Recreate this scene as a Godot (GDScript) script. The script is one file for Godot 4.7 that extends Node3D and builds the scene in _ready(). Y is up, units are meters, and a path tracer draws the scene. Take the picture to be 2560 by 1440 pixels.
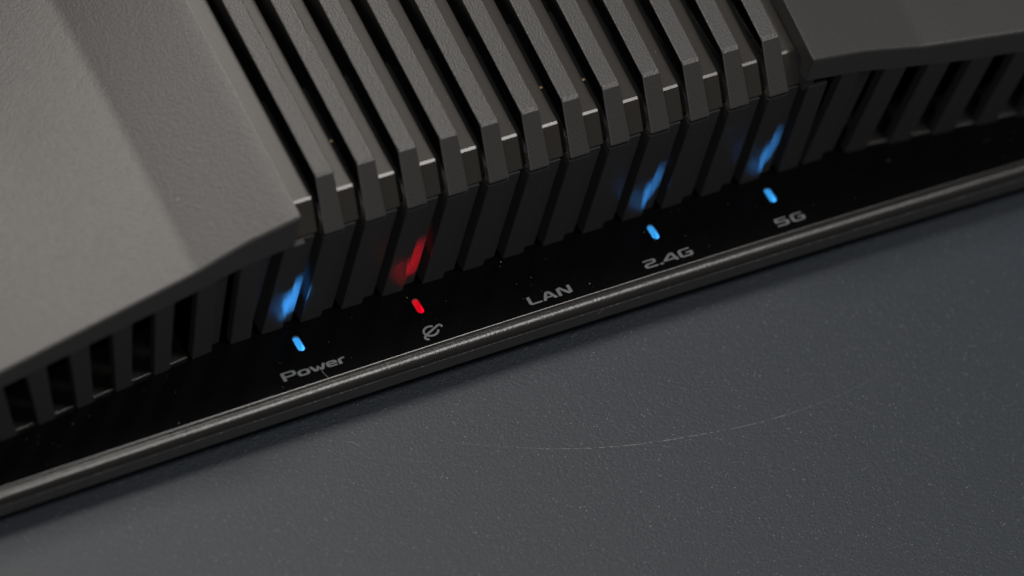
extends Node3D
# A close-up of a network router on a dark tabletop. Shapes are written in millimetres, with the
# glossy indicator panel at height 0; MM and LIFT bring them to metres above the tabletop.
const MM := 0.001
const LIFT := 6.0          # height of the indicator panel above the tabletop, mm
const PITCH := 6.01        # spacing of the cooling fins, mm
const FIN_X := 3.68        # left side of the first fin
const WALL_Z := -3.0       # plane of the front wall
const MID := 37.1          # centre line of the router

var M := {}
var router: Node3D

func _ready():
	camera_and_light()
	materials()
	table()
	router = Node3D.new()
	router.name = "router"
	router.set_meta("label", "black wireless router with ribbed cooling fins and glowing blue and red status lights")
	router.set_meta("category", "router")
	add_child(router)
	router.position = Vector3(0, LIFT * MM, 0)
	base()
	panel()
	wing(-1)
	wing(1)
	fins_and_ribs()
	lights_on_panel()
	lettering()
	interior()
	dust()

# ---------------------------------------------------------------- camera, light
func camera_and_light():
	var cam := Camera3D.new()
	cam.name = "camera"
	add_child(cam)
	var right := Vector3(0.8702, 0.1851, 0.4566).normalized()
	var down := Vector3(-0.2749, -0.5866, 0.7618)
	down = (down - right * right.dot(down)).normalized()
	var ahead := right.cross(down)
	cam.transform = Transform3D(Basis(right, -down, -ahead), Vector3(-351.647, 740.909 + LIFT, 433.49) * MM)
	var lens := CameraAttributesPhysical.new()
	lens.frustum_focal_length = 300.0
	lens.frustum_focus_distance = 0.9345
	lens.frustum_near = 0.05
	lens.frustum_far = 20.0
	lens.exposure_aperture = 15.5
	cam.attributes = lens
	cam.fov = rad_to_deg(2.0 * atan(0.04))
	cam.near = 0.05
	cam.far = 20.0
	cam.current = true
	var env := Environment.new()
	env.background_mode = Environment.BG_COLOR
	env.background_color = Color(0.03, 0.03, 0.033).linear_to_srgb()
	env.tonemap_mode = Environment.TONE_MAPPER_LINEAR
	env.tonemap_exposure = 1.0
	env.sdfgi_enabled = true
	env.ssao_enabled = true
	env.ssil_enabled = true
	var we := WorldEnvironment.new()
	we.name = "environment"
	we.environment = env
	add_child(we)
	# a soft box behind and above, a smaller lamp overhead, and a dim fill added beside the camera to lift the front faces
	area("softbox", Vector3(0.0, 0.915, -0.39), 0.33, Vector2(0.16, 0.10), 0.066, Color(1.0, 0.975, 0.945))
	area("ceiling_lamp", Vector3(0.35, 0.905, 0.215), 0.7, Vector2(0.24, 0.06), 0.165, Color(1.0, 0.985, 0.97))
	area("fill_panel", Vector3(-0.45, 0.16, 0.88), 0.8, Vector2(0.5, 0.3), 0.10, Color(1.0, 0.98, 0.96))

func area(called: String, towards: Vector3, away: float, size: Vector2, energy: float, tint: Color):
	var a := AreaLight3D.new()
	a.name = called
	a.area_size = size
	a.light_energy = energy
	a.light_color = tint
	a.shadow_enabled = true
	a.area_range = 6.0
	add_child(a)
	var aim := Vector3(0.035, 0.012, 0.0)
	a.position = aim + towards.normalized() * away
	a.look_at_from_position(a.position, aim, Vector3(0, 0, -1) if absf(towards.normalized().y) > 0.95 else Vector3.UP)

# ---------------------------------------------------------------- materials
# A relief that repeats without seams: random values laid out three by three, enlarged smoothly, and the middle cut out.
func relief(cells: int, side: int, strength: float, seed_: int) -> ImageTexture:
	var rng := RandomNumberGenerator.new()
	rng.seed = seed_
	var sum := Image.create(side + 32, side + 32, false, Image.FORMAT_RGBA8)
	var small := Image.create(cells, cells, false, Image.FORMAT_RGBA8)
	for y in cells:
		for x in cells:
			var v := 0.5 + (rng.randf() + rng.randf() - 1.0) * 0.5
			small.set_pixel(x, y, Color(v, v, v))
	var tiled := Image.create(cells * 3, cells * 3, false, Image.FORMAT_RGBA8)
	for j in 3:
		for i in 3:
			tiled.blit_rect(small, Rect2i(0, 0, cells, cells), Vector2i(i * cells, j * cells))
	tiled.resize(side * 3, side * 3, Image.INTERPOLATE_CUBIC)
	sum.blit_rect(tiled, Rect2i(side - 16, side - 16, side + 32, side + 32), Vector2i.ZERO)
	sum.bump_map_to_normal_map(strength)
	var out := Image.create(side, side, false, Image.FORMAT_RGBA8)
	out.blit_rect(sum, Rect2i(16, 16, side, side), Vector2i.ZERO)
	return ImageTexture.create_from_image(out)

func mat(called: String, c: Color, rough: float, spec := 0.5) -> StandardMaterial3D:
	var m := StandardMaterial3D.new()
	m.resource_name = called
	m.albedo_color = c.linear_to_srgb()
	m.roughness = rough
	m.metallic_specular = spec
	M[called] = m
	return m

func grained(m: StandardMaterial3D, tex: Texture2D, tile_mm: float, scale := 1.0):
	m.normal_enabled = true
	m.normal_texture = tex
	m.normal_scale = scale
	m.uv1_triplanar = true
	m.uv1_scale = Vector3.ONE / (tile_mm * MM)

func materials():
	var grain := relief(128, 640, 3.0, 11)
	var fine := relief(128, 640, 3.0, 12)
	grained(mat("cover", Color(0.046, 0.0453, 0.045), 0.42, 0.5), grain, 20.0, 0.32)
	grained(mat("wall", Color(0.036, 0.036, 0.0373), 0.45, 0.22), fine, 24.0, 0.3)
	mat("bar", Color(0.034, 0.0315, 0.0285), 0.25, 0.47)
	grained(mat("rim", Color(0.02, 0.019, 0.0185), 0.27, 0.5), fine, 16.0, 0.2)
	grained(mat("skirt", Color(0.055, 0.054, 0.055), 0.6, 0.4), fine, 24.0, 0.3)
	mat("panel", Color(0.0035, 0.0036, 0.004), 0.14, 0.13)
	mat("print", Color(0.19, 0.2, 0.212), 0.6, 0.3)
	mat("dark", Color(0.004, 0.004, 0.0045), 0.8, 0.2)
	mat("board", Color(0.009, 0.011, 0.0105), 0.75, 0.2)
	mat("amber", Color(0.3, 0.19, 0.08), 0.3, 0.5)
	mat("rubber", Color(0.02, 0.02, 0.02), 0.9, 0.2)
	mat("guide", Color(0.055, 0.055, 0.055), 0.5, 0.2)
	mat("dust", Color(0.5, 0.48, 0.45), 0.8, 0.3)
	mat("fibre", Color(0.3, 0.27, 0.24), 0.6, 0.4)
	mat("scratch", Color(0.2, 0.205, 0.21), 0.5, 0.5)
	for l in [["blue", Color(0.04, 0.42, 1.0)], ["red", Color(0.75, 0.0, 0.012)]]:
		var m := mat(l[0], Color(0.02, 0.02, 0.02), 0.5)
		m.emission_enabled = true
		m.emission = l[1].linear_to_srgb()
		m.emission_energy_multiplier = 1.0
		var p := mat(l[0] + "_lens", Color(0.02, 0.02, 0.02), 0.2, 0.2)
		p.transparency = BaseMaterial3D.TRANSPARENCY_ALPHA
		p.albedo_color.a = 0.35
		p.emission_enabled = true
		p.emission = l[1].linear_to_srgb()
		p.emission_energy_multiplier = 1.7
	# tabletop: dark blue-grey laminate; glints of its grain painted into the colour as pale flecks
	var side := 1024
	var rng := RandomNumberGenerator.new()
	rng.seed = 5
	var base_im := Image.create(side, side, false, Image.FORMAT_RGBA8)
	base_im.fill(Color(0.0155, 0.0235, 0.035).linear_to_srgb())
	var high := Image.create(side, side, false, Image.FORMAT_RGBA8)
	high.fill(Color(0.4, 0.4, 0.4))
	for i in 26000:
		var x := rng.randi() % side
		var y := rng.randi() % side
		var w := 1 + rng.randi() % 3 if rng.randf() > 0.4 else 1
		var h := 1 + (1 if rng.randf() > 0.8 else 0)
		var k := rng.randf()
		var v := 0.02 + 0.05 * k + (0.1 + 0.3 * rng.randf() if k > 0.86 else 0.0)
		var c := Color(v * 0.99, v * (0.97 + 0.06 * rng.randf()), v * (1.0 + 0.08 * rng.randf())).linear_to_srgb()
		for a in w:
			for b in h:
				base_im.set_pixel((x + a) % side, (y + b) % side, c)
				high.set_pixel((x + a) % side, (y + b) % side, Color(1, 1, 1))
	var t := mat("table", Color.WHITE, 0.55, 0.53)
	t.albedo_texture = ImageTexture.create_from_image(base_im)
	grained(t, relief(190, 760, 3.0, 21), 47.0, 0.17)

# ---------------------------------------------------------------- mesh helpers (all in mm)
# Triangles -> mesh: turned outwards, smoothed where faces meet at less than the given angle.
func mesh_of(tris: PackedVector3Array, angle := 38.0, fix := true) -> ArrayMesh:
	var vol := 0.0
	if fix:
		for i in range(0, tris.size(), 3):
			vol += tris[i].dot(tris[i + 1].cross(tris[i + 2]))
	var flip := vol < 0.0
	var faces := {}
	var cross := PackedVector3Array()
	for i in range(0, tris.size(), 3):
		var n := (tris[i + 1] - tris[i]).cross(tris[i + 2] - tris[i])
		cross.append(-n if flip else n)
		for k in 3:
			var key := Vector3i((tris[i + k] * 2000.0).round())
			if not faces.has(key):
				faces[key] = PackedInt32Array()
			faces[key].append(i / 3)
	var limit := cos(deg_to_rad(angle))
	var pos := PackedVector3Array()
	var nor := PackedVector3Array()
	for i in range(0, tris.size(), 3):
		var own: Vector3 = cross[i / 3]
		if own.length_squared() < 1e-18:
			continue
		var unit := own.normalized()
		for k in ([0, 1, 2] if flip else [0, 2, 1]):
			var sum := Vector3.ZERO
			for f in faces[Vector3i((tris[i + k] * 2000.0).round())]:
				if cross[f].length_squared() > 1e-18 and cross[f].normalized().dot(unit) > limit:
					sum += cross[f]
			pos.append(tris[i + k] * MM)
			nor.append(sum.normalized())
	var arrays := []
	arrays.resize(Mesh.ARRAY_MAX)
	arrays[Mesh.ARRAY_VERTEX] = pos
	arrays[Mesh.ARRAY_NORMAL] = nor
	var m := ArrayMesh.new()
	m.add_surface_from_arrays(Mesh.PRIMITIVE_TRIANGLES, arrays)
	return m

func put(called: String, mesh: Mesh, m: String, parent: Node) -> MeshInstance3D:
	var o := MeshInstance3D.new()
	o.name = called
	o.mesh = mesh
	o.material_override = null
	mesh.surface_set_material(0, M[m])
	parent.add_child(o, true)
	return o

# Rings of equal length joined one after another; the two ends closed. flat: the axes used to fill the ends.
func loft(rings: Array, flat := Vector2i(2, 1), cap := true) -> PackedVector3Array:
	var out := PackedVector3Array()
	for r in range(rings.size() - 1):
		var a: PackedVector3Array = rings[r]
		var b: PackedVector3Array = rings[r + 1]
		for i in a.size():
			var j := (i + 1) % a.size()
			out.append_array([a[i], b[j], a[j], a[i], b[i], b[j]])
	if cap:
		for e in 2:
			var ring: PackedVector3Array = rings[0] if e == 0 else rings[-1]
			var poly := PackedVector2Array()
			for p in ring:
				poly.append(Vector2(p[flat.x], p[flat.y]))
			var whole := area2(poly)
			var ix := Geometry2D.triangulate_polygon(poly)
			for i in range(0, ix.size(), 3):
				var t := [ix[i], ix[i + 1], ix[i + 2]]
				var s := area2(PackedVector2Array([poly[t[0]], poly[t[1]], poly[t[2]]]))
				if (s < 0.0) != (whole < 0.0):
					t.reverse()
				# the first end keeps the ring's direction, the last one is reversed
				if e == 1:
					t.reverse()
				for k in t:
					out.append(ring[k])
	return out

func area2(p: PackedVector2Array) -> float:
	var s := 0.0
	for i in p.size():
		s += p[i].cross(p[(i + 1) % p.size()])
	return s

# A closed outline (z, y), counter-clockwise, drawn in by b.
func inset(p: PackedVector2Array, b: float) -> PackedVector2Array:
	var out := PackedVector2Array()
	var n := p.size()
	for i in n:
		var d1 := (p[i] - p[(i + n - 1) % n]).normalized()
		var d2 := (p[(i + 1) % n] - p[i]).normalized()
		var n1 := Vector2(d1.y, -d1.x)
		var n2 := Vector2(d2.y, -d2.x)
		out.append(p[i] - (n1 + n2) / maxf(1.0 + n1.dot(n2), 0.3) * b)
	return out

func ring_x(p: PackedVector2Array, x: float) -> PackedVector3Array:
	var r := PackedVector3Array()
	for q in p:
		r.append(Vector3(x, q.y, q.x))
	return r

# An outline (z, y) carried along x with bevelled ends.
func prism_x(p: PackedVector2Array, x0: float, x1: float, b: float) -> PackedVector3Array:
	if area2(p) < 0.0:
		p.reverse()
	var small := inset(p, b)
	var mid := inset(p, b * 0.3)
	return loft([ring_x(small, x0), ring_x(mid, x0 + b * 0.3), ring_x(p, x0 + b), ring_x(p, x1 - b), ring_x(mid, x1 - b * 0.3), ring_x(small, x1)])

# Outline with the listed corners rounded: each entry [x, y, radius].
func rounded(pts: Array, steps := 5) -> PackedVector2Array:
	var out := PackedVector2Array()
	var n := pts.size()
	for i in n:
		var p := Vector2(pts[i][0], pts[i][1])
		var r: float = pts[i][2]
		if r <= 0.0:
			out.append(p)
			continue
		var d1 := (Vector2(pts[(i + n - 1) % n][0], pts[(i + n - 1) % n][1]) - p).normalized()
		var d2 := (Vector2(pts[(i + 1) % n][0], pts[(i + 1) % n][1]) - p).normalized()
		var half := acos(clampf(d1.dot(d2), -1, 1)) / 2.0
		var t := r / tan(half)
		var c := p + (d1 + d2).normalized() * (r / sin(half))
		var a := (p + d1 * t - c).angle()
		var e := (p + d2 * t - c).angle()
		var sweep := wrapf(e - a, -PI, PI)
		for k in steps + 1:
			out.append(c + Vector2.from_angle(a + sweep * k / steps) * r)
	return out

func box(lo: Vector3, hi: Vector3, b := 0.0) -> PackedVector3Array:
	var p := PackedVector2Array([Vector2(lo.z, lo.y), Vector2(hi.z, lo.y), Vector2(hi.z, hi.y), Vector2(lo.z, hi.y)])
	if b > 0.0:
		var q := []
		for v in p:
			q.append([v.x, v.y, b])
		return prism_x(rounded(q, 2), lo.x, hi.x, b)
	return loft([ring_x(p, lo.x), ring_x(p, hi.x)])

# ---------------------------------------------------------------- plan curves of the router
func front_z(x: float) -> float:          # front edge of the indicator panel
	return 6.08 + 0.72 * pow((x - MID) / 76.0, 2.0)

func wall_z(x: float) -> float:           # front of the lower wall: straight between the wings, swept forward beyond
	return WALL_Z + maxf(0.0, maxf(-8.0 - x, x - 84.0)) * 0.107

func piece(x: float, pts: Array) -> float:
	for i in range(pts.size() - 1):
		if x <= pts[i + 1][0] or i == pts.size() - 2:
			return lerpf(pts[i][1], pts[i + 1][1], (x - pts[i][0]) / (pts[i + 1][0] - pts[i][0]))
	return 0.0

func edge_y(x: float) -> float:           # height of the wings' front edge, the fold softened
	if absf(x - MID) < 41.0:
		return edge_line(x)
	var sum := 0.0
	for k in 9:
		sum += edge_line(x + (k - 4) * 0.16)
	return sum / 9.0

func edge_line(x: float) -> float:
	if x < MID:
		return piece(x, [[-75, 12.2], [-43.7, 16.6], [-15.5, 20.6], [-0.69, 24.72]])
	return piece(x, [[74.94, 24.77], [92.3, 21.35], [107.5, 20.1], [150, 16.6]])

func slot_top(x: float) -> float:         # top of the vents in the wings
	if x < MID:
		return piece(x, [[-75, 9.4], [-41, 13.15], [-16, 15.9], [-2, 18.4]])
	return piece(x, [[80.0, 19.3], [88, 17.75], [100, 16.1], [107, 15.6], [150, 12.0]])

# ---------------------------------------------------------------- table
func table():
	var t := MeshInstance3D.new()
	t.name = "tabletop"
	var b := BoxMesh.new()
	b.size = Vector3(1.6, 0.03, 1.2)
	t.mesh = b
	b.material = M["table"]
	t.position = Vector3(0.1, -0.015, 0.1)
	t.set_meta("kind", "structure")
	t.set_meta("label", "dark blue-grey tabletop with painted-in glints and one long thin curved scratch")
	t.set_meta("category", "table")
	add_child(t)
	scratch(t, [[16.0, 17.2], [22.5, 20.3], [29.05, 23.1], [35.7, 25.27], [42.1, 26.75], [48.8, 27.85], [55.6, 28.73], [62.2, 28.98], [69.5, 28.7], [77.0, 27.6]], 1.0, 3)
	scratch(t, [[8.5, 17.0], [10.5, 18.3], [12.6, 19.2]], 0.6, 4)
	scratch(t, [[3.0, 12.2], [4.2, 12.9], [5.1, 13.9]], 0.5, 5)
	scratch(t, [[49.0, 40.0], [50.6, 39.6], [52.4, 39.7]], 0.45, 6)

# A hairline scratch, broken where it runs shallow.
func scratch(t: Node3D, pts: Array, k: float, seed_: int):
	var c := Curve3D.new()
	for i in pts.size():
		var p := Vector3(pts[i][0], 0, pts[i][1])
		var a := Vector3(pts[maxi(i - 1, 0)][0], 0, pts[maxi(i - 1, 0)][1])
		var b := Vector3(pts[mini(i + 1, pts.size() - 1)][0], 0, pts[mini(i + 1, pts.size() - 1)][1])
		c.add_point(p, (a - b) / 6.0, (b - a) / 6.0)
	var rng := RandomNumberGenerator.new()
	rng.seed = seed_
	var tris := PackedVector3Array()
	var long := c.get_baked_length()
	var n := maxi(8, int(long * 2.2))
	var l := PackedVector3Array()
	var r := PackedVector3Array()
	for i in n + 1:
		var p := c.sample_baked(long * i / n, true)
		var q := c.sample_baked(minf(long, long * i / n + 0.3), true) - c.sample_baked(maxf(0, long * i / n - 0.3), true)
		var side := Vector3(q.z, 0, -q.x).normalized() * k * (0.012 + 0.05 * pow(rng.randf(), 2.0)) * sin(PI * clampf(0.04 + 0.92 * i / n, 0, 1))
		l.append(p - side)
		r.append(p + side)
	for i in n:
		if rng.randf() < 0.12:
			continue
		tris.append_array([l[i], r[i], r[i + 1], l[i], r[i + 1], l[i + 1]])
	for i in tris.size():
		tris[i] += Vector3(0, 0.02, 0)
	var s := put("scratch", mesh_of(up_facing(tris), 180.0, false), "scratch", t)
	s.position = -t.position

func up_facing(tris: PackedVector3Array) -> PackedVector3Array:
	for i in range(0, tris.size(), 3):
		if (tris[i + 1] - tris[i]).cross(tris[i + 2] - tris[i]).y < 0.0:
			var k := tris[i + 1]
			tris[i + 1] = tris[i + 2]
			tris[i + 2] = k
	return tris

# ---------------------------------------------------------------- base
func along_front(profile: PackedVector2Array, x0: float, x1: float, step := 3.0) -> PackedVector3Array:
	if area2(profile) < 0.0:
		profile.reverse()
	var rings := []
	var n := int(ceil((x1 - x0) / step))
	for i in n + 1:
		var x := lerpf(x0, x1, float(i) / n)
		var r := PackedVector3Array()
		for q in profile:
			r.append(Vector3(x, q.y, q.x + front_z(x)))
		rings.append(r)
	return loft(rings)

func base():
	var x0 := -78.0
	var x1 := 152.0
	# rounded rim in front of the panel, a hairline seam under it, then the skirt
	var rim := PackedVector2Array([Vector2(-0.9, -1.34), Vector2(-0.9, -0.5), Vector2(0.03, -0.5), Vector2(0.03, -0.16), Vector2(0.06, -0.13)])
	rim.remove_at(rim.size() - 1)
	for k in 19:
		var t := deg_to_rad(-14.0 + 4.0 * k)
		rim.append(Vector2(0.44 + 1.6 * sin(t), -0.09 - 1.6 * (1.0 - cos(t))))
	rim.append_array([Vector2(1.82, -1.22), Vector2(1.80, -1.32), Vector2(1.74, -1.34)])
	put("base_rim", mesh_of(along_front(rim, x0, x1), 40.0), "rim", router)
	var lip := PackedVector2Array([Vector2(-0.05, -0.6), Vector2(-0.05, -0.012), Vector2(0.035, -0.046), Vector2(0.035, -0.6)])
	put("panel_edge", mesh_of(along_front(lip, x0, x1), 20.0), "bar", router)
	var skirt := rounded([[-2.0, -4.15, 0], [-2.0, -1.36, 0], [1.9, -1.36, 0.1], [1.66, -4.15, 0.25]], 5)
	put("base_skirt", mesh_of(along_front(skirt, x0, x1), 40.0), "skirt", router)
	put("base_plate", mesh_of(box(Vector3(x0, -4.12, -112), Vector3(x1, -3.98, 3.9))), "skirt", router)
	for p in [Vector2(-62, -8), Vector2(136, -8), Vector2(-62, -100), Vector2(136, -100)]:
		var f := CylinderMesh.new()
		f.top_radius = 5.0 * MM
		f.bottom_radius = 4.6 * MM
		f.height = 1.92 * MM
		f.material = M["rubber"]
		var o := MeshInstance3D.new()
		o.name = "foot"
		o.mesh = f
		router.add_child(o, true)
		o.position = Vector3(p.x, -5.05, p.y) * MM

# The glossy panel: a sheet with a softened front edge and a rounded slot for each light.
var LED_X := [1.83, 19.4, 37.1, 54.83, 72.86]
const LED_HALF := 1.22
const LED_R := 0.5

func panel():
	var tris := PackedVector3Array()
	var back := -14.0
	var cuts := [-78.0]
	for x in LED_X:
		if x != 37.1:
			cuts.append_array([x - 1.5, x, x + 1.5])
	cuts.append(152.0)
	for i in range(cuts.size() - 1):
		var a: float = cuts[i]
		var b: float = cuts[i + 1]
		var poly := PackedVector2Array()
		# left side from front to back, with a half slot if a light is centred there
		var notch_a := LED_X.has(a)
		var notch_b := LED_X.has(b)
		poly.append(Vector2(a, front_z(a) - 0.1))
		if notch_a:
			poly.append_array(half_slot(a, 1))
		poly.append(Vector2(a, back))
		poly.append(Vector2(b, back))
		if notch_b:
			var h := half_slot(b, -1)
			h.reverse()
			poly.append_array(h)
		poly.append(Vector2(b, front_z(b) - 0.1))
		var n := int(maxf(1.0, floor((b - a) / 3.0)))
		for k in range(1, n):
			var x := lerpf(b, a, float(k) / n)
			poly.append(Vector2(x, front_z(x) - 0.1))
		var ix := Geometry2D.triangulate_polygon(poly)
		for k in ix:
			tris.append(Vector3(poly[k].x, 0, poly[k].y))
	# every face of this sheet looks up or forward
	for i in range(0, tris.size(), 3):
		var n := (tris[i + 1] - tris[i]).cross(tris[i + 2] - tris[i])
		if n.y + n.z < 0.0:
			var k := tris[i + 1]
			tris[i + 1] = tris[i + 2]
			tris[i + 2] = k
	put("front_panel", mesh_of(tris, 50.0, false), "panel", router)

func half_slot(x: float, side: int) -> PackedVector2Array:
	var p := PackedVector2Array()
	var zc := -0.08
	for i in 9:
		var t := PI / 2 - PI / 2 * i / 8.0
		p.append(Vector2(x + side * LED_R * cos(t), zc + LED_HALF - LED_R + LED_R * sin(t)))
	for i in 9:
		var t := -PI / 2 * i / 8.0
		p.append(Vector2(x + side * LED_R * cos(t), zc - LED_HALF + LED_R + LED_R * sin(t)))
	return p

# Each light: a pale light guide let into the panel, lit by a chip at its foot.
func lights_on_panel():
	var deep := 3.7
	var slant := 2.9     # the guides lean forward, so that the light leaves them towards the wall
	for i in LED_X.size():
		if i == 2:
			continue
		var x: float = LED_X[i]
		var kind := "red" if i == 1 else "blue"
		var o := Node3D.new()
		o.name = "status_light"
		o.set_meta("label", ["glowing blue power light", "glowing red internet light", "", "glowing blue light over 2.4G", "glowing blue light over 5G"][i])
		router.add_child(o, true)
		var tris := PackedVector3Array()
		var ring := half_slot(x, 1)
		var other := half_slot(x, -1)
		other.reverse()
		ring.append_array(other)
		for k in ring.size():
			var a := ring[k]
			var b := ring[(k + 1) % ring.size()]
			if a.distance_to(b) < 1e-5:
				continue
			tris.append_array([Vector3(a.x, 0, a.y), Vector3(b.x, 0, b.y), Vector3(b.x, -deep, b.y + slant), Vector3(a.x, 0, a.y), Vector3(b.x, -deep, b.y + slant), Vector3(a.x, -deep, a.y + slant)])
		# the wall of the guide looks inwards
		for k in range(0, tris.size(), 3):
			var n := (tris[k + 1] - tris[k]).cross(tris[k + 2] - tris[k])
			var c := (tris[k] + tris[k + 1] + tris[k + 2]) / 3.0
			if n.dot(Vector3(x, c.y, -0.08 - c.y / deep * slant) - c) < 0.0:
				var h := tris[k + 1]
				tris[k + 1] = tris[k + 2]
				tris[k + 2] = h
		put("light_guide", mesh_of(tris, 40.0, false), "guide", o)
		var chip := PackedVector3Array()
		var ix := Geometry2D.triangulate_polygon(ring)
		for k in ix:
			chip.append(Vector3(ring[k].x, -deep, ring[k].y + slant))
		var pane := PackedVector3Array()
		for k in ix:
			pane.append(Vector3(ring[k].x, -0.18, ring[k].y + 0.18 / deep * slant))
		put("light_lens", mesh_of(up_facing(pane), 40.0, false), kind + "_lens", o)
		put("light_chip", mesh_of(up_facing(chip), 40.0, false), kind, o)
		var a := AreaLight3D.new()
		a.name = "glow"
		a.area_size = Vector2(0.9 if i == 0 else 0.5, 1.35) * MM
		a.light_energy = [0.016, 0.0065, 0.0, 0.0085, 0.009][i]
		a.light_color = Color(0.05, 0.36, 1.0).linear_to_srgb() if kind == "blue" else Color(1.0, 0.0, 0.02).linear_to_srgb()
		a.shadow_enabled = true
		o.add_child(a)
		a.position = Vector3(x - (0.0 if i == 0 else 0.2), -deep + 0.25, -0.08 + slant + 0.2) * MM
		a.rotation = Vector3(PI / 2 + 0.65, 0, 0)

# ---------------------------------------------------------------- wings
# Rise of a wing's top at a distance behind its front edge: gently crowned.
func crown(side: int, x: float, back: float) -> float:
	var away := clampf((absf(x - MID) - 38.0) / 28.0, 0.0, 1.0)
	var a := lerpf(0.125 if side < 0 else 0.19, 0.09, away)
	return a * back - 0.00075 * back * back if back < 60.0 else a * 60.0 - 2.7 + (a - 0.09) * (back - 60.0)

func wing(side: int):
	var xs := []
	var x0 := -0.69 if side < 0 else 74.94
	var x_end := -75.0 if side < 0 else 150.0
	var fold := -15.5 if side < 0 else 92.3
	xs = [x0, x0 + side * 0.12, x0 + side * 0.4]
	for k in range(1, 6):
		xs.append(lerpf(x0, fold - side * 1.0, k / 6.0))
	for k in 9:
		xs.append(fold + side * (k - 4) * 0.2)
	for k in range(1, 25):
		xs.append(lerpf(fold + side * 1.0, x_end, k / 24.0))
	if side < 0:
		xs.reverse()
	var rings := []
	for x in xs:
		var near: float = absf(x - x0)
		var drop := 0.0 if near > 0.35 else (0.06 if near > 0.05 else 0.3)
		var z: float = wall_z(x)
		var y: float = edge_y(x)
		var st: float = slot_top(x)
		var p := rounded([[z, st - 0.0, 0.12], [z - drop, y - drop * 0.5, 0.5], [z - 6.0, y - drop + crown(side, x, 6.0), 0], [z - 14.0, y - drop + crown(side, x, 14.0), 0], [z - 24.0, y - drop + crown(side, x, 24.0), 0], [z - 36.0, y - drop + crown(side, x, 36.0), 0], [z - 50.0, y - drop + crown(side, x, 50.0), 0], [z - 70.0, y - drop + crown(side, x, 70.0), 0], [-110, y - drop + crown(side, x, z + 110.0), 0], [-110, y - 1.9 + crown(side, x, z + 110.0), 0], [z - 2.2, y - 2.2, 0], [z - 1.7, st, 0]], 7)
		rings.append(ring_x(p, x))
	put("wing_cover", mesh_of(loft(rings), 32.0), "cover", router)
	# inner side wall of the wing
	var xa := x0 - 1.7 if side < 0 else x0 + 0.03
	var q := PackedVector2Array([Vector2(-110, 14), Vector2(WALL_Z - 0.3, 18.0), Vector2(WALL_Z - 0.3, 23.9), Vector2(-110, 23.9 + 0.08 * 107)])
	put("wing_side", mesh_of(prism_x(q, xa, xa + 1.67, 0.1), 18.0), "wall", router)
	# slats of the lower wall: top and bottom x of the right edge of every vent
	var top := []
	var low := []
	if side < 0:
		for k in 10:
			top.append(-8.2 - 6.25 * k)
			low.append(-6.6 - 5.77 * k)
	else:
		for k in 8:
			top.append(80.9 + 6.68 * k)
			low.append(79.5 + 6.5 * k)
	for k in top.size():
		# from this vent's right edge to the next vent (towards +x)
		var closed := k < (2 if side < 0 else 1)
		var tn: float
		var ln: float
		if side < 0:
			tn = top[k - 1] if k > 0 else -2.1
			ln = low[k - 1] if k > 0 else -2.1
		else:
			tn = top[k + 1] if k < top.size() - 1 else top[k] + 6.6
			ln = low[k + 1] if k < low.size() - 1 else low[k] + 6.5
		slat(top[k], low[k], tn - (1.15 if closed else 3.3), ln - (1.2 if closed else 3.3), closed)
	# sill under the vents
	var s0 := -74.0 if side < 0 else 88.0
	var s1 := -13.0 if side < 0 else 149.0
	var sr := []
	for k in 21:
		var x := lerpf(s0, s1, k / 20.0)
		var z := wall_z(x) - 0.25
		sr.append(ring_x(rounded([[z - 6, 0.02, 0], [z, 0.02, 0], [z, 0.55, 0.18], [z - 6, 1.1, 0]], 3), x))
	put("vent_sill", mesh_of(loft(sr)), "rim", router)

# One slat of the lower wall; closed ones carry a set-back half on their right.
func slat(tl: float, ll: float, tr: float, lr: float, closed: bool):
	var rings := []
	for k in 4:
		var f := k / 3.0
		var a := lerpf(ll, tl, f)
		var b := lerpf(lr, tr, f)
		var y := lerpf(0.03, slot_top((tl + tr) / 2.0) + 0.1, f)
		if k == 3:
			y = 0.0
		var r := PackedVector3Array()
		var m := a + 3.0 if closed else b
		var pts := [[a, -1.3], [a, -0.14], [a + 0.05, -0.05], [a + 0.14, 0.0], [m - 0.14, 0.0], [m - 0.05, -0.05], [m, -0.14]]
		if closed:
			pts.append_array([[m, -0.85], [b - 0.1, -0.85], [b, -0.95], [b, -1.3]])
		else:
			pts.append([m, -1.3])
		for p in pts:
			var yy := y if k < 3 else slot_top(p[0]) + 0.12
			r.append(Vector3(p[0], yy, wall_z(p[0]) + p[1] - 0.01))
		rings.append(r)
	put("slat", mesh_of(loft(rings, Vector2i(0, 2))), "wall", router)

# ---------------------------------------------------------------- fins, channel bars, lower ribs
func fin_slope(i: int) -> float:
	return 0.088 + 0.008 * i

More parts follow.
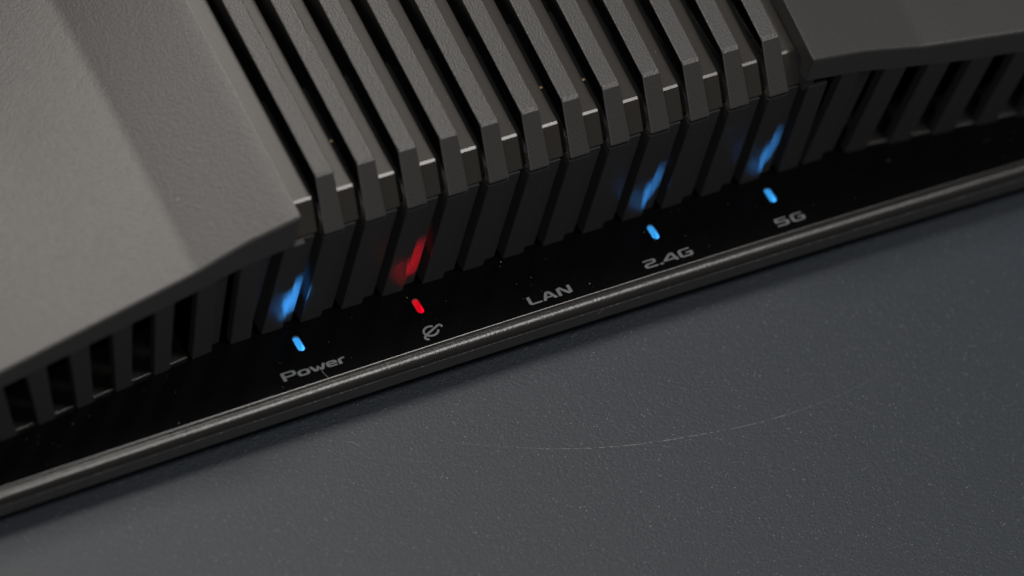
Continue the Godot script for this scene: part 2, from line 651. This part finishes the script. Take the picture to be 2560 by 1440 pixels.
func fins_and_ribs():
	for i in 12:
		var x := FIN_X + PITCH * i
		var s := fin_slope(i)
		var p := rounded([[-105, 20.5, 0], [-9, 18.5, 0], [-4.2, 18.5, 0], [-3.35, 18.55, 0.1], [-3.02, 18.95, 0.3], [-7.97, 24.85, 0.2], [-8.5, 25.12, 0.2], [-105, 25.12 + s * 96.8, 0]], 6)
		var t := prism_x(p, x, x + 2.62, 0.16)
		for k in t.size():           # the right flank leans out a little towards the foot
			if t[k].x > x + 1.3:
				t[k].x += clampf(25.1 - t[k].y, 0.0, 7.0) * 0.05
		var fin := put("fin", mesh_of(t, 18.0), "cover", router)
		# floor of the slot beside the fin, level near the front and deeper behind
		var q := rounded([[-105, 13.0, 0], [-5.2, 18.36, 0], [-4.7, 18.8, 0.1], [-7.2, 21.75, 0.15], [-22.5, 21.75 + s * 15.5, 0.08], [-22.9, 16.5, 0], [-105, 16.6, 0]], 2)
		put("slot_floor", mesh_of(prism_x(q, x - 0.66, x + 0.2, 0.03), 18.0), "board", fin)
		if i in [1, 6, 7]:
			var z: float = {1: -13.9, 6: -12.4, 7: -11.7}[i]
			var y := 21.75 + s * (-7.2 - z)
			put("component", mesh_of(box(Vector3(x - 0.5, y - 0.05, z - 0.24), Vector3(x - 0.1, y + 0.3, z + 0.14), 0.04)), "amber", fin)
	for i in 13:
		var x := FIN_X + PITCH * (i - 1)
		var s := fin_slope(maxi(i - 1, 0))
		var xl := x + 2.3 if i > 0 else -0.6
		var p := rounded([[-105, 18.0, 0], [-9, 18.2, 0], [-4.4, 18.3, 0], [-3.97, 18.68, 0.12], [-6.83, 22.154, 0.06], [-7.2, 22.3, 0.06], [-105, 22.3 + s * 98.0, 0]], 7)
		put("channel_bar", mesh_of(prism_x(p, xl, x + 5.46, 0.16), 18.0), "bar", router)
	for i in range(-1, 13):
		var x := FIN_X + PITCH * i
		var l := x - 0.12
		if i == -1:
			l = -2.1
		var w := x + 5.02 - l
		if i == 12:
			w = 79.75 - 1.2 - l
		var rings := []
		for q in [[0.03, 0.0], [18.3, 0.0], [18.44, 0.08]]:
			var d: float = q[1]
			var r := PackedVector3Array()
			for v in [[d, -4.0], [d, -0.14 - d], [0.05 + d, -0.05 - d], [0.14 + d, -d], [2.96 - d, -d], [3.05 - d, -0.05 - d], [3.1 - d, -0.14 - d], [3.1 - d, -0.72 - d], [w - 0.12 - d, -0.72 - d], [w - d, -0.84 - d], [w - d, -4.0]]:
				r.append(Vector3(l + v[0], q[0], WALL_Z + v[1]))
			rings.append(r)
		put("rib", mesh_of(loft(rings, Vector2i(0, 2))), "wall", router)

func interior():
	# black backing added behind the ribs to stop stray light, and the circuit board under the fins
	var tris := PackedVector3Array()
	tris.append_array(box(Vector3(-3, 0.02, -9.5), Vector3(80, 17.5, -8.6)))
	put("added_backing", mesh_of(tris), "dark", router)
	put("circuit_board", mesh_of(box(Vector3(-3, 15.0, -104), Vector3(77, 16.2, -11.0))), "board", router)

# ---------------------------------------------------------------- lettering
# Strokes are drawn in a narrow letter space and widened 2.1 times, so that uprights come out twice as heavy as bars.
const WIDE := 2.1
var lift := 0.0

func stroke(tris: PackedVector3Array, pts: Array, at: Vector2, closed := false, w := 0.22, wide := WIDE):
	var p := PackedVector2Array()
	for q in pts:
		p.append(Vector2(q[0], q[1]))
	var n := p.size()
	var l := []
	var r := []
	for i in n:
		var d1 := Vector2.ZERO
		var d2 := Vector2.ZERO
		if i > 0 or closed:
			d1 = (p[i] - p[(i + n - 1) % n]).normalized()
		if i < n - 1 or closed:
			d2 = (p[(i + 1) % n] - p[i]).normalized()
		if d1 == Vector2.ZERO:
			d1 = d2
		if d2 == Vector2.ZERO:
			d2 = d1
		var n1 := Vector2(-d1.y, d1.x)
		var n2 := Vector2(-d2.y, d2.x)
		var m := (n1 + n2) / maxf(1.0 + n1.dot(n2), 0.45) * w / 2.0
		l.append(p[i] + m)
		r.append(p[i] - m)
	lift += 0.0015
	var to := func(v: Vector2) -> Vector3: return Vector3(at.x + v.x * wide, 0.012 + lift, at.y - v.y)
	for i in (n if closed else n - 1):
		var j := (i + 1) % n
		tris.append_array([to.call(l[i]), to.call(r[i]), to.call(r[j]), to.call(l[i]), to.call(r[j]), to.call(l[j])])

func arc(c: Vector2, rx: float, ry: float, a0: float, a1: float, n := 20) -> Array:
	var out := []
	for i in n + 1:
		var t := deg_to_rad(lerpf(a0, a1, float(i) / n))
		out.append([c.x + rx * cos(t), c.y + ry * sin(t)])
	return out

func letter(t: PackedVector3Array, ch: String, at: Vector2):
	match ch:
		"P":
			stroke(t, [[0.115, 0], [0.115, 1.3]], at, false, 0.23)
			stroke(t, [[0.23, 1.19], [0.74, 1.19], [0.84, 1.13], [0.88, 1.02], [0.88, 0.72], [0.84, 0.62], [0.74, 0.56], [0.23, 0.56]], at)
		"o":
			stroke(t, [[0.11, 0.3], [0.15, 0.17], [0.26, 0.11], [0.56, 0.11], [0.67, 0.17], [0.71, 0.3], [0.71, 0.62], [0.67, 0.75], [0.56, 0.81], [0.26, 0.81], [0.15, 0.75], [0.11, 0.62]], at, true)
		"w":
			stroke(t, [[0.1, 0.93], [0.3, 0.16], [0.42, 0.16], [0.555, 0.72], [0.69, 0.16], [0.81, 0.16], [1.01, 0.93]], at, false, 0.2)
		"e":
			stroke(t, [[0.15, 0.46], [0.64, 0.46], [0.64, 0.66], [0.6, 0.76], [0.5, 0.81], [0.26, 0.81], [0.15, 0.75], [0.11, 0.62], [0.11, 0.3], [0.15, 0.17], [0.26, 0.11], [0.7, 0.11]], at, false, 0.2)
		"r":
			stroke(t, [[0.115, 0], [0.115, 0.58], [0.16, 0.74], [0.28, 0.81], [0.5, 0.81]], at, false, 0.22)
		"L":
			stroke(t, [[0.115, 1.3], [0.115, 0.24], [0.2, 0.11], [0.9, 0.11]], at, false, 0.22)
		"A":
			stroke(t, [[0.1, 0], [0.38, 1.06], [0.44, 1.17], [0.54, 1.17], [0.6, 1.06], [0.91, 0]], at, false, 0.22)
			stroke(t, [[0.28, 0.4], [0.74, 0.4]], at, false, 0.2)
		"N":
			stroke(t, [[0.115, 0], [0.115, 1.1], [0.26, 1.18], [0.74, 0.14], [0.885, 0.2], [0.885, 1.3]], at, false, 0.22)
		"2":
			stroke(t, [[0.03, 1.18], [0.7, 1.18], [0.8, 1.1], [0.8, 0.8], [0.7, 0.7], [0.22, 0.62], [0.12, 0.5], [0.12, 0.22], [0.22, 0.11], [0.92, 0.11]], at, false, 0.21)
		".":
			stroke(t, [[0.0, 0.11], [0.24, 0.11]], at, false, 0.22)
		"4":
			stroke(t, [[0.92, 0], [0.92, 0.0], [0.72, 1.17], [0.6, 1.17], [0.1, 0.42], [0.1, 0.34], [1.0, 0.34]], at, false, 0.21)
		"G":
			stroke(t, [[0.86, 1.18], [0.24, 1.18], [0.13, 1.1], [0.11, 0.98], [0.11, 0.3], [0.14, 0.18], [0.25, 0.11], [0.76, 0.11], [0.86, 0.2], [0.86, 0.62], [0.5, 0.62]], at, false, 0.21)
		"5":
			stroke(t, [[0.86, 1.18], [0.12, 1.18], [0.12, 0.7], [0.74, 0.7], [0.85, 0.62], [0.85, 0.2], [0.74, 0.11], [0.06, 0.11]], at, false, 0.21)

func word(text: String, xs: Array, z: float):
	var t := PackedVector3Array()
	for i in text.length():
		letter(t, text[i], Vector2(xs[i], z))
	var o := put("lettering", mesh_of(up_facing(t), 180.0, false), "print", router)
	o.set_meta("label", "grey printed word " + text)

func lettering():
	word("Power", [-2.66, -0.44, 1.36, 3.7, 5.42], 4.72)
	word("LAN", [33.52, 35.58, 37.9], 5.0)
	word("2.4G", [51.0, 53.22, 53.9, 56.3], 5.07)
	word("5G", [71.2, 73.62], 5.04)
	# the internet mark: an open ring crossed by a hooked slash
	var t := PackedVector3Array()
	var c := Vector2(19.16, 4.12)
	stroke(t, arc(Vector2.ZERO, 1.02, 0.73, 55, 352), c, false, 0.3, 1.0)
	stroke(t, [[1.72, 0.1], [1.7, 0.36], [1.5, 0.54], [1.2, 0.5], [0.8, 0.32], [0.1, 0.02], [-0.5, -0.22], [-0.98, -0.46], [-1.22, -0.68], [-1.22, -0.9], [-1.0, -1.05], [-0.8, -1.1]], c, false, 0.3, 1.0)
	var o := put("internet_mark", mesh_of(up_facing(t), 180.0, false), "print", router)
	o.set_meta("label", "grey printed internet mark, a ring with a slash")

# ---------------------------------------------------------------- dust
func speck(t: PackedVector3Array, at: Vector3, r: float, rng: RandomNumberGenerator):
	var a := Vector3(r * rng.randf_range(0.7, 1.3), 0, 0)
	var b := Vector3(0, r * rng.randf_range(0.5, 1.0), 0)
	var c := Vector3(0, 0, r * rng.randf_range(0.7, 1.3))
	for sx in [-1, 1]:
		for sy in [-1, 1]:
			for sz in [-1, 1]:
				var p := [at + a * sx, at + b * sy, at + c * sz]
				if sx * sy * sz < 0:
					p = [p[0], p[2], p[1]]
				t.append_array(p)

func dust():
	var rng := RandomNumberGenerator.new()
	rng.seed = 8
	var t := PackedVector3Array()
	for i in 90:
		var x := rng.randf_range(-46, 112)
		var z := rng.randf_range(wall_z(x) + 0.3, front_z(x) - 0.1)
		speck(t, Vector3(x, 0.02, z), rng.randf_range(0.02, 0.05) * (1.6 if rng.randf() < 0.12 else 1.0), rng)
	for i in 110:
		var x := rng.randf_range(-46, 112)
		var a := rng.randf_range(0.0, 1.3)
		speck(t, Vector3(x, -0.75 + 0.64 * cos(a), front_z(x) + 0.86 + 0.66 * sin(a)), rng.randf_range(0.015, 0.035), rng)
	for i in 420:            # caught along the seam under the rim
		var x := -46.0 + 158.0 * i / 420.0 + rng.randf_range(-0.4, 0.4)
		if sin(x * 0.31) + sin(x * 0.83 + 1.0) + rng.randf_range(-1.2, 1.2) < -0.2:
			continue
		var at := t.size()
		speck(t, Vector3.ZERO, rng.randf_range(0.012, 0.03), rng)
		var long := rng.randf_range(1.0, 9.0)
		for k in range(at, t.size()):
			t[k] = Vector3(t[k].x * long + x, t[k].y - 1.35, t[k].z + front_z(x) + 1.88)
	for i in 60:
		var x := rng.randf_range(-44, -2)
		var z := rng.randf_range(-70, -6)
		speck(t, Vector3(x, edge_y(x) + crown(-1, x, wall_z(x) - z) + 0.01, z), rng.randf_range(0.03, 0.08), rng)
	for i in 60:
		var k := rng.randi() % 12
		var z := rng.randf_range(-45, -8)
		var x := FIN_X + PITCH * k + rng.randf_range(2.8, 5.3)
		speck(t, Vector3(x, 22.3 + fin_slope(k) * (-6.95 - z) + 0.01, z), rng.randf_range(0.03, 0.06), rng)
	for i in t.size():
		t[i] += Vector3(0, LIFT, 0)
	var o := put("dust", mesh_of(t, 80.0, false), "dust", self)
	o.set_meta("kind", "stuff")
	o.set_meta("label", "pale dust specks scattered over the router's panel, rim and cover")
	o.set_meta("category", "dust")
	# lint
	lint("short curled thread of lint on the panel edge below the word Power", [[2.9, 0.1, 4.75], [2.65, 0.25, 5.1], [2.75, 0.2, 5.5], [2.95, 0.1, 5.95], [3.05, 0.02, 6.25], [2.95, -0.05, 6.5]], 0.028)
	lint("looped lint fibre stuck on the rim seam below the internet mark", [[17.2, -1.3, 7.75], [17.9, -1.5, 7.78], [18.7, -1.62, 7.8], [19.4, -1.5, 7.8], [19.8, -1.28, 7.78]], 0.025)
	lint("thin lint fibre standing out from the rim seam below the word LAN", [[44.0, -1.3, 7.75], [43.4, -1.5, 7.9], [42.9, -1.9, 8.0], [42.5, -2.3, 8.0]], 0.02)

func lint(label: String, pts: Array, r: float):
	var c := Curve3D.new()
	for i in pts.size():
		var p := Vector3(pts[i][0], pts[i][1] + LIFT, pts[i][2])
		var a := Vector3(pts[maxi(i - 1, 0)][0], pts[maxi(i - 1, 0)][1] + LIFT, pts[maxi(i - 1, 0)][2])
		var b := Vector3(pts[mini(i + 1, pts.size() - 1)][0], pts[mini(i + 1, pts.size() - 1)][1] + LIFT, pts[mini(i + 1, pts.size() - 1)][2])
		c.add_point(p, (a - b) / 6.0, (b - a) / 6.0)
	c.bake_interval = 0.1
	var rings := []
	var n := 24
	for i in n + 1:
		var p := c.sample_baked(c.get_baked_length() * i / n, true)
		var q := c.sample_baked(minf(c.get_baked_length(), c.get_baked_length() * i / n + 0.1), true) - c.sample_baked(maxf(0.0, c.get_baked_length() * i / n - 0.1), true)
		var u := q.normalized().cross(Vector3(0.3, 0.2, 0.93)).normalized()
		var v := q.normalized().cross(u)
		var ring := PackedVector3Array()
		for k in 5:
			ring.append(p + (u * cos(TAU * k / 5) + v * sin(TAU * k / 5)) * r)
		rings.append(ring)
	var o := put("lint_fibre", mesh_of(loft(rings, Vector2i(0, 2), false), 80.0), "fibre", self)
	o.set_meta("label", label)
	o.set_meta("category", "lint")
	o.set_meta("group", "lint fibres on the router")
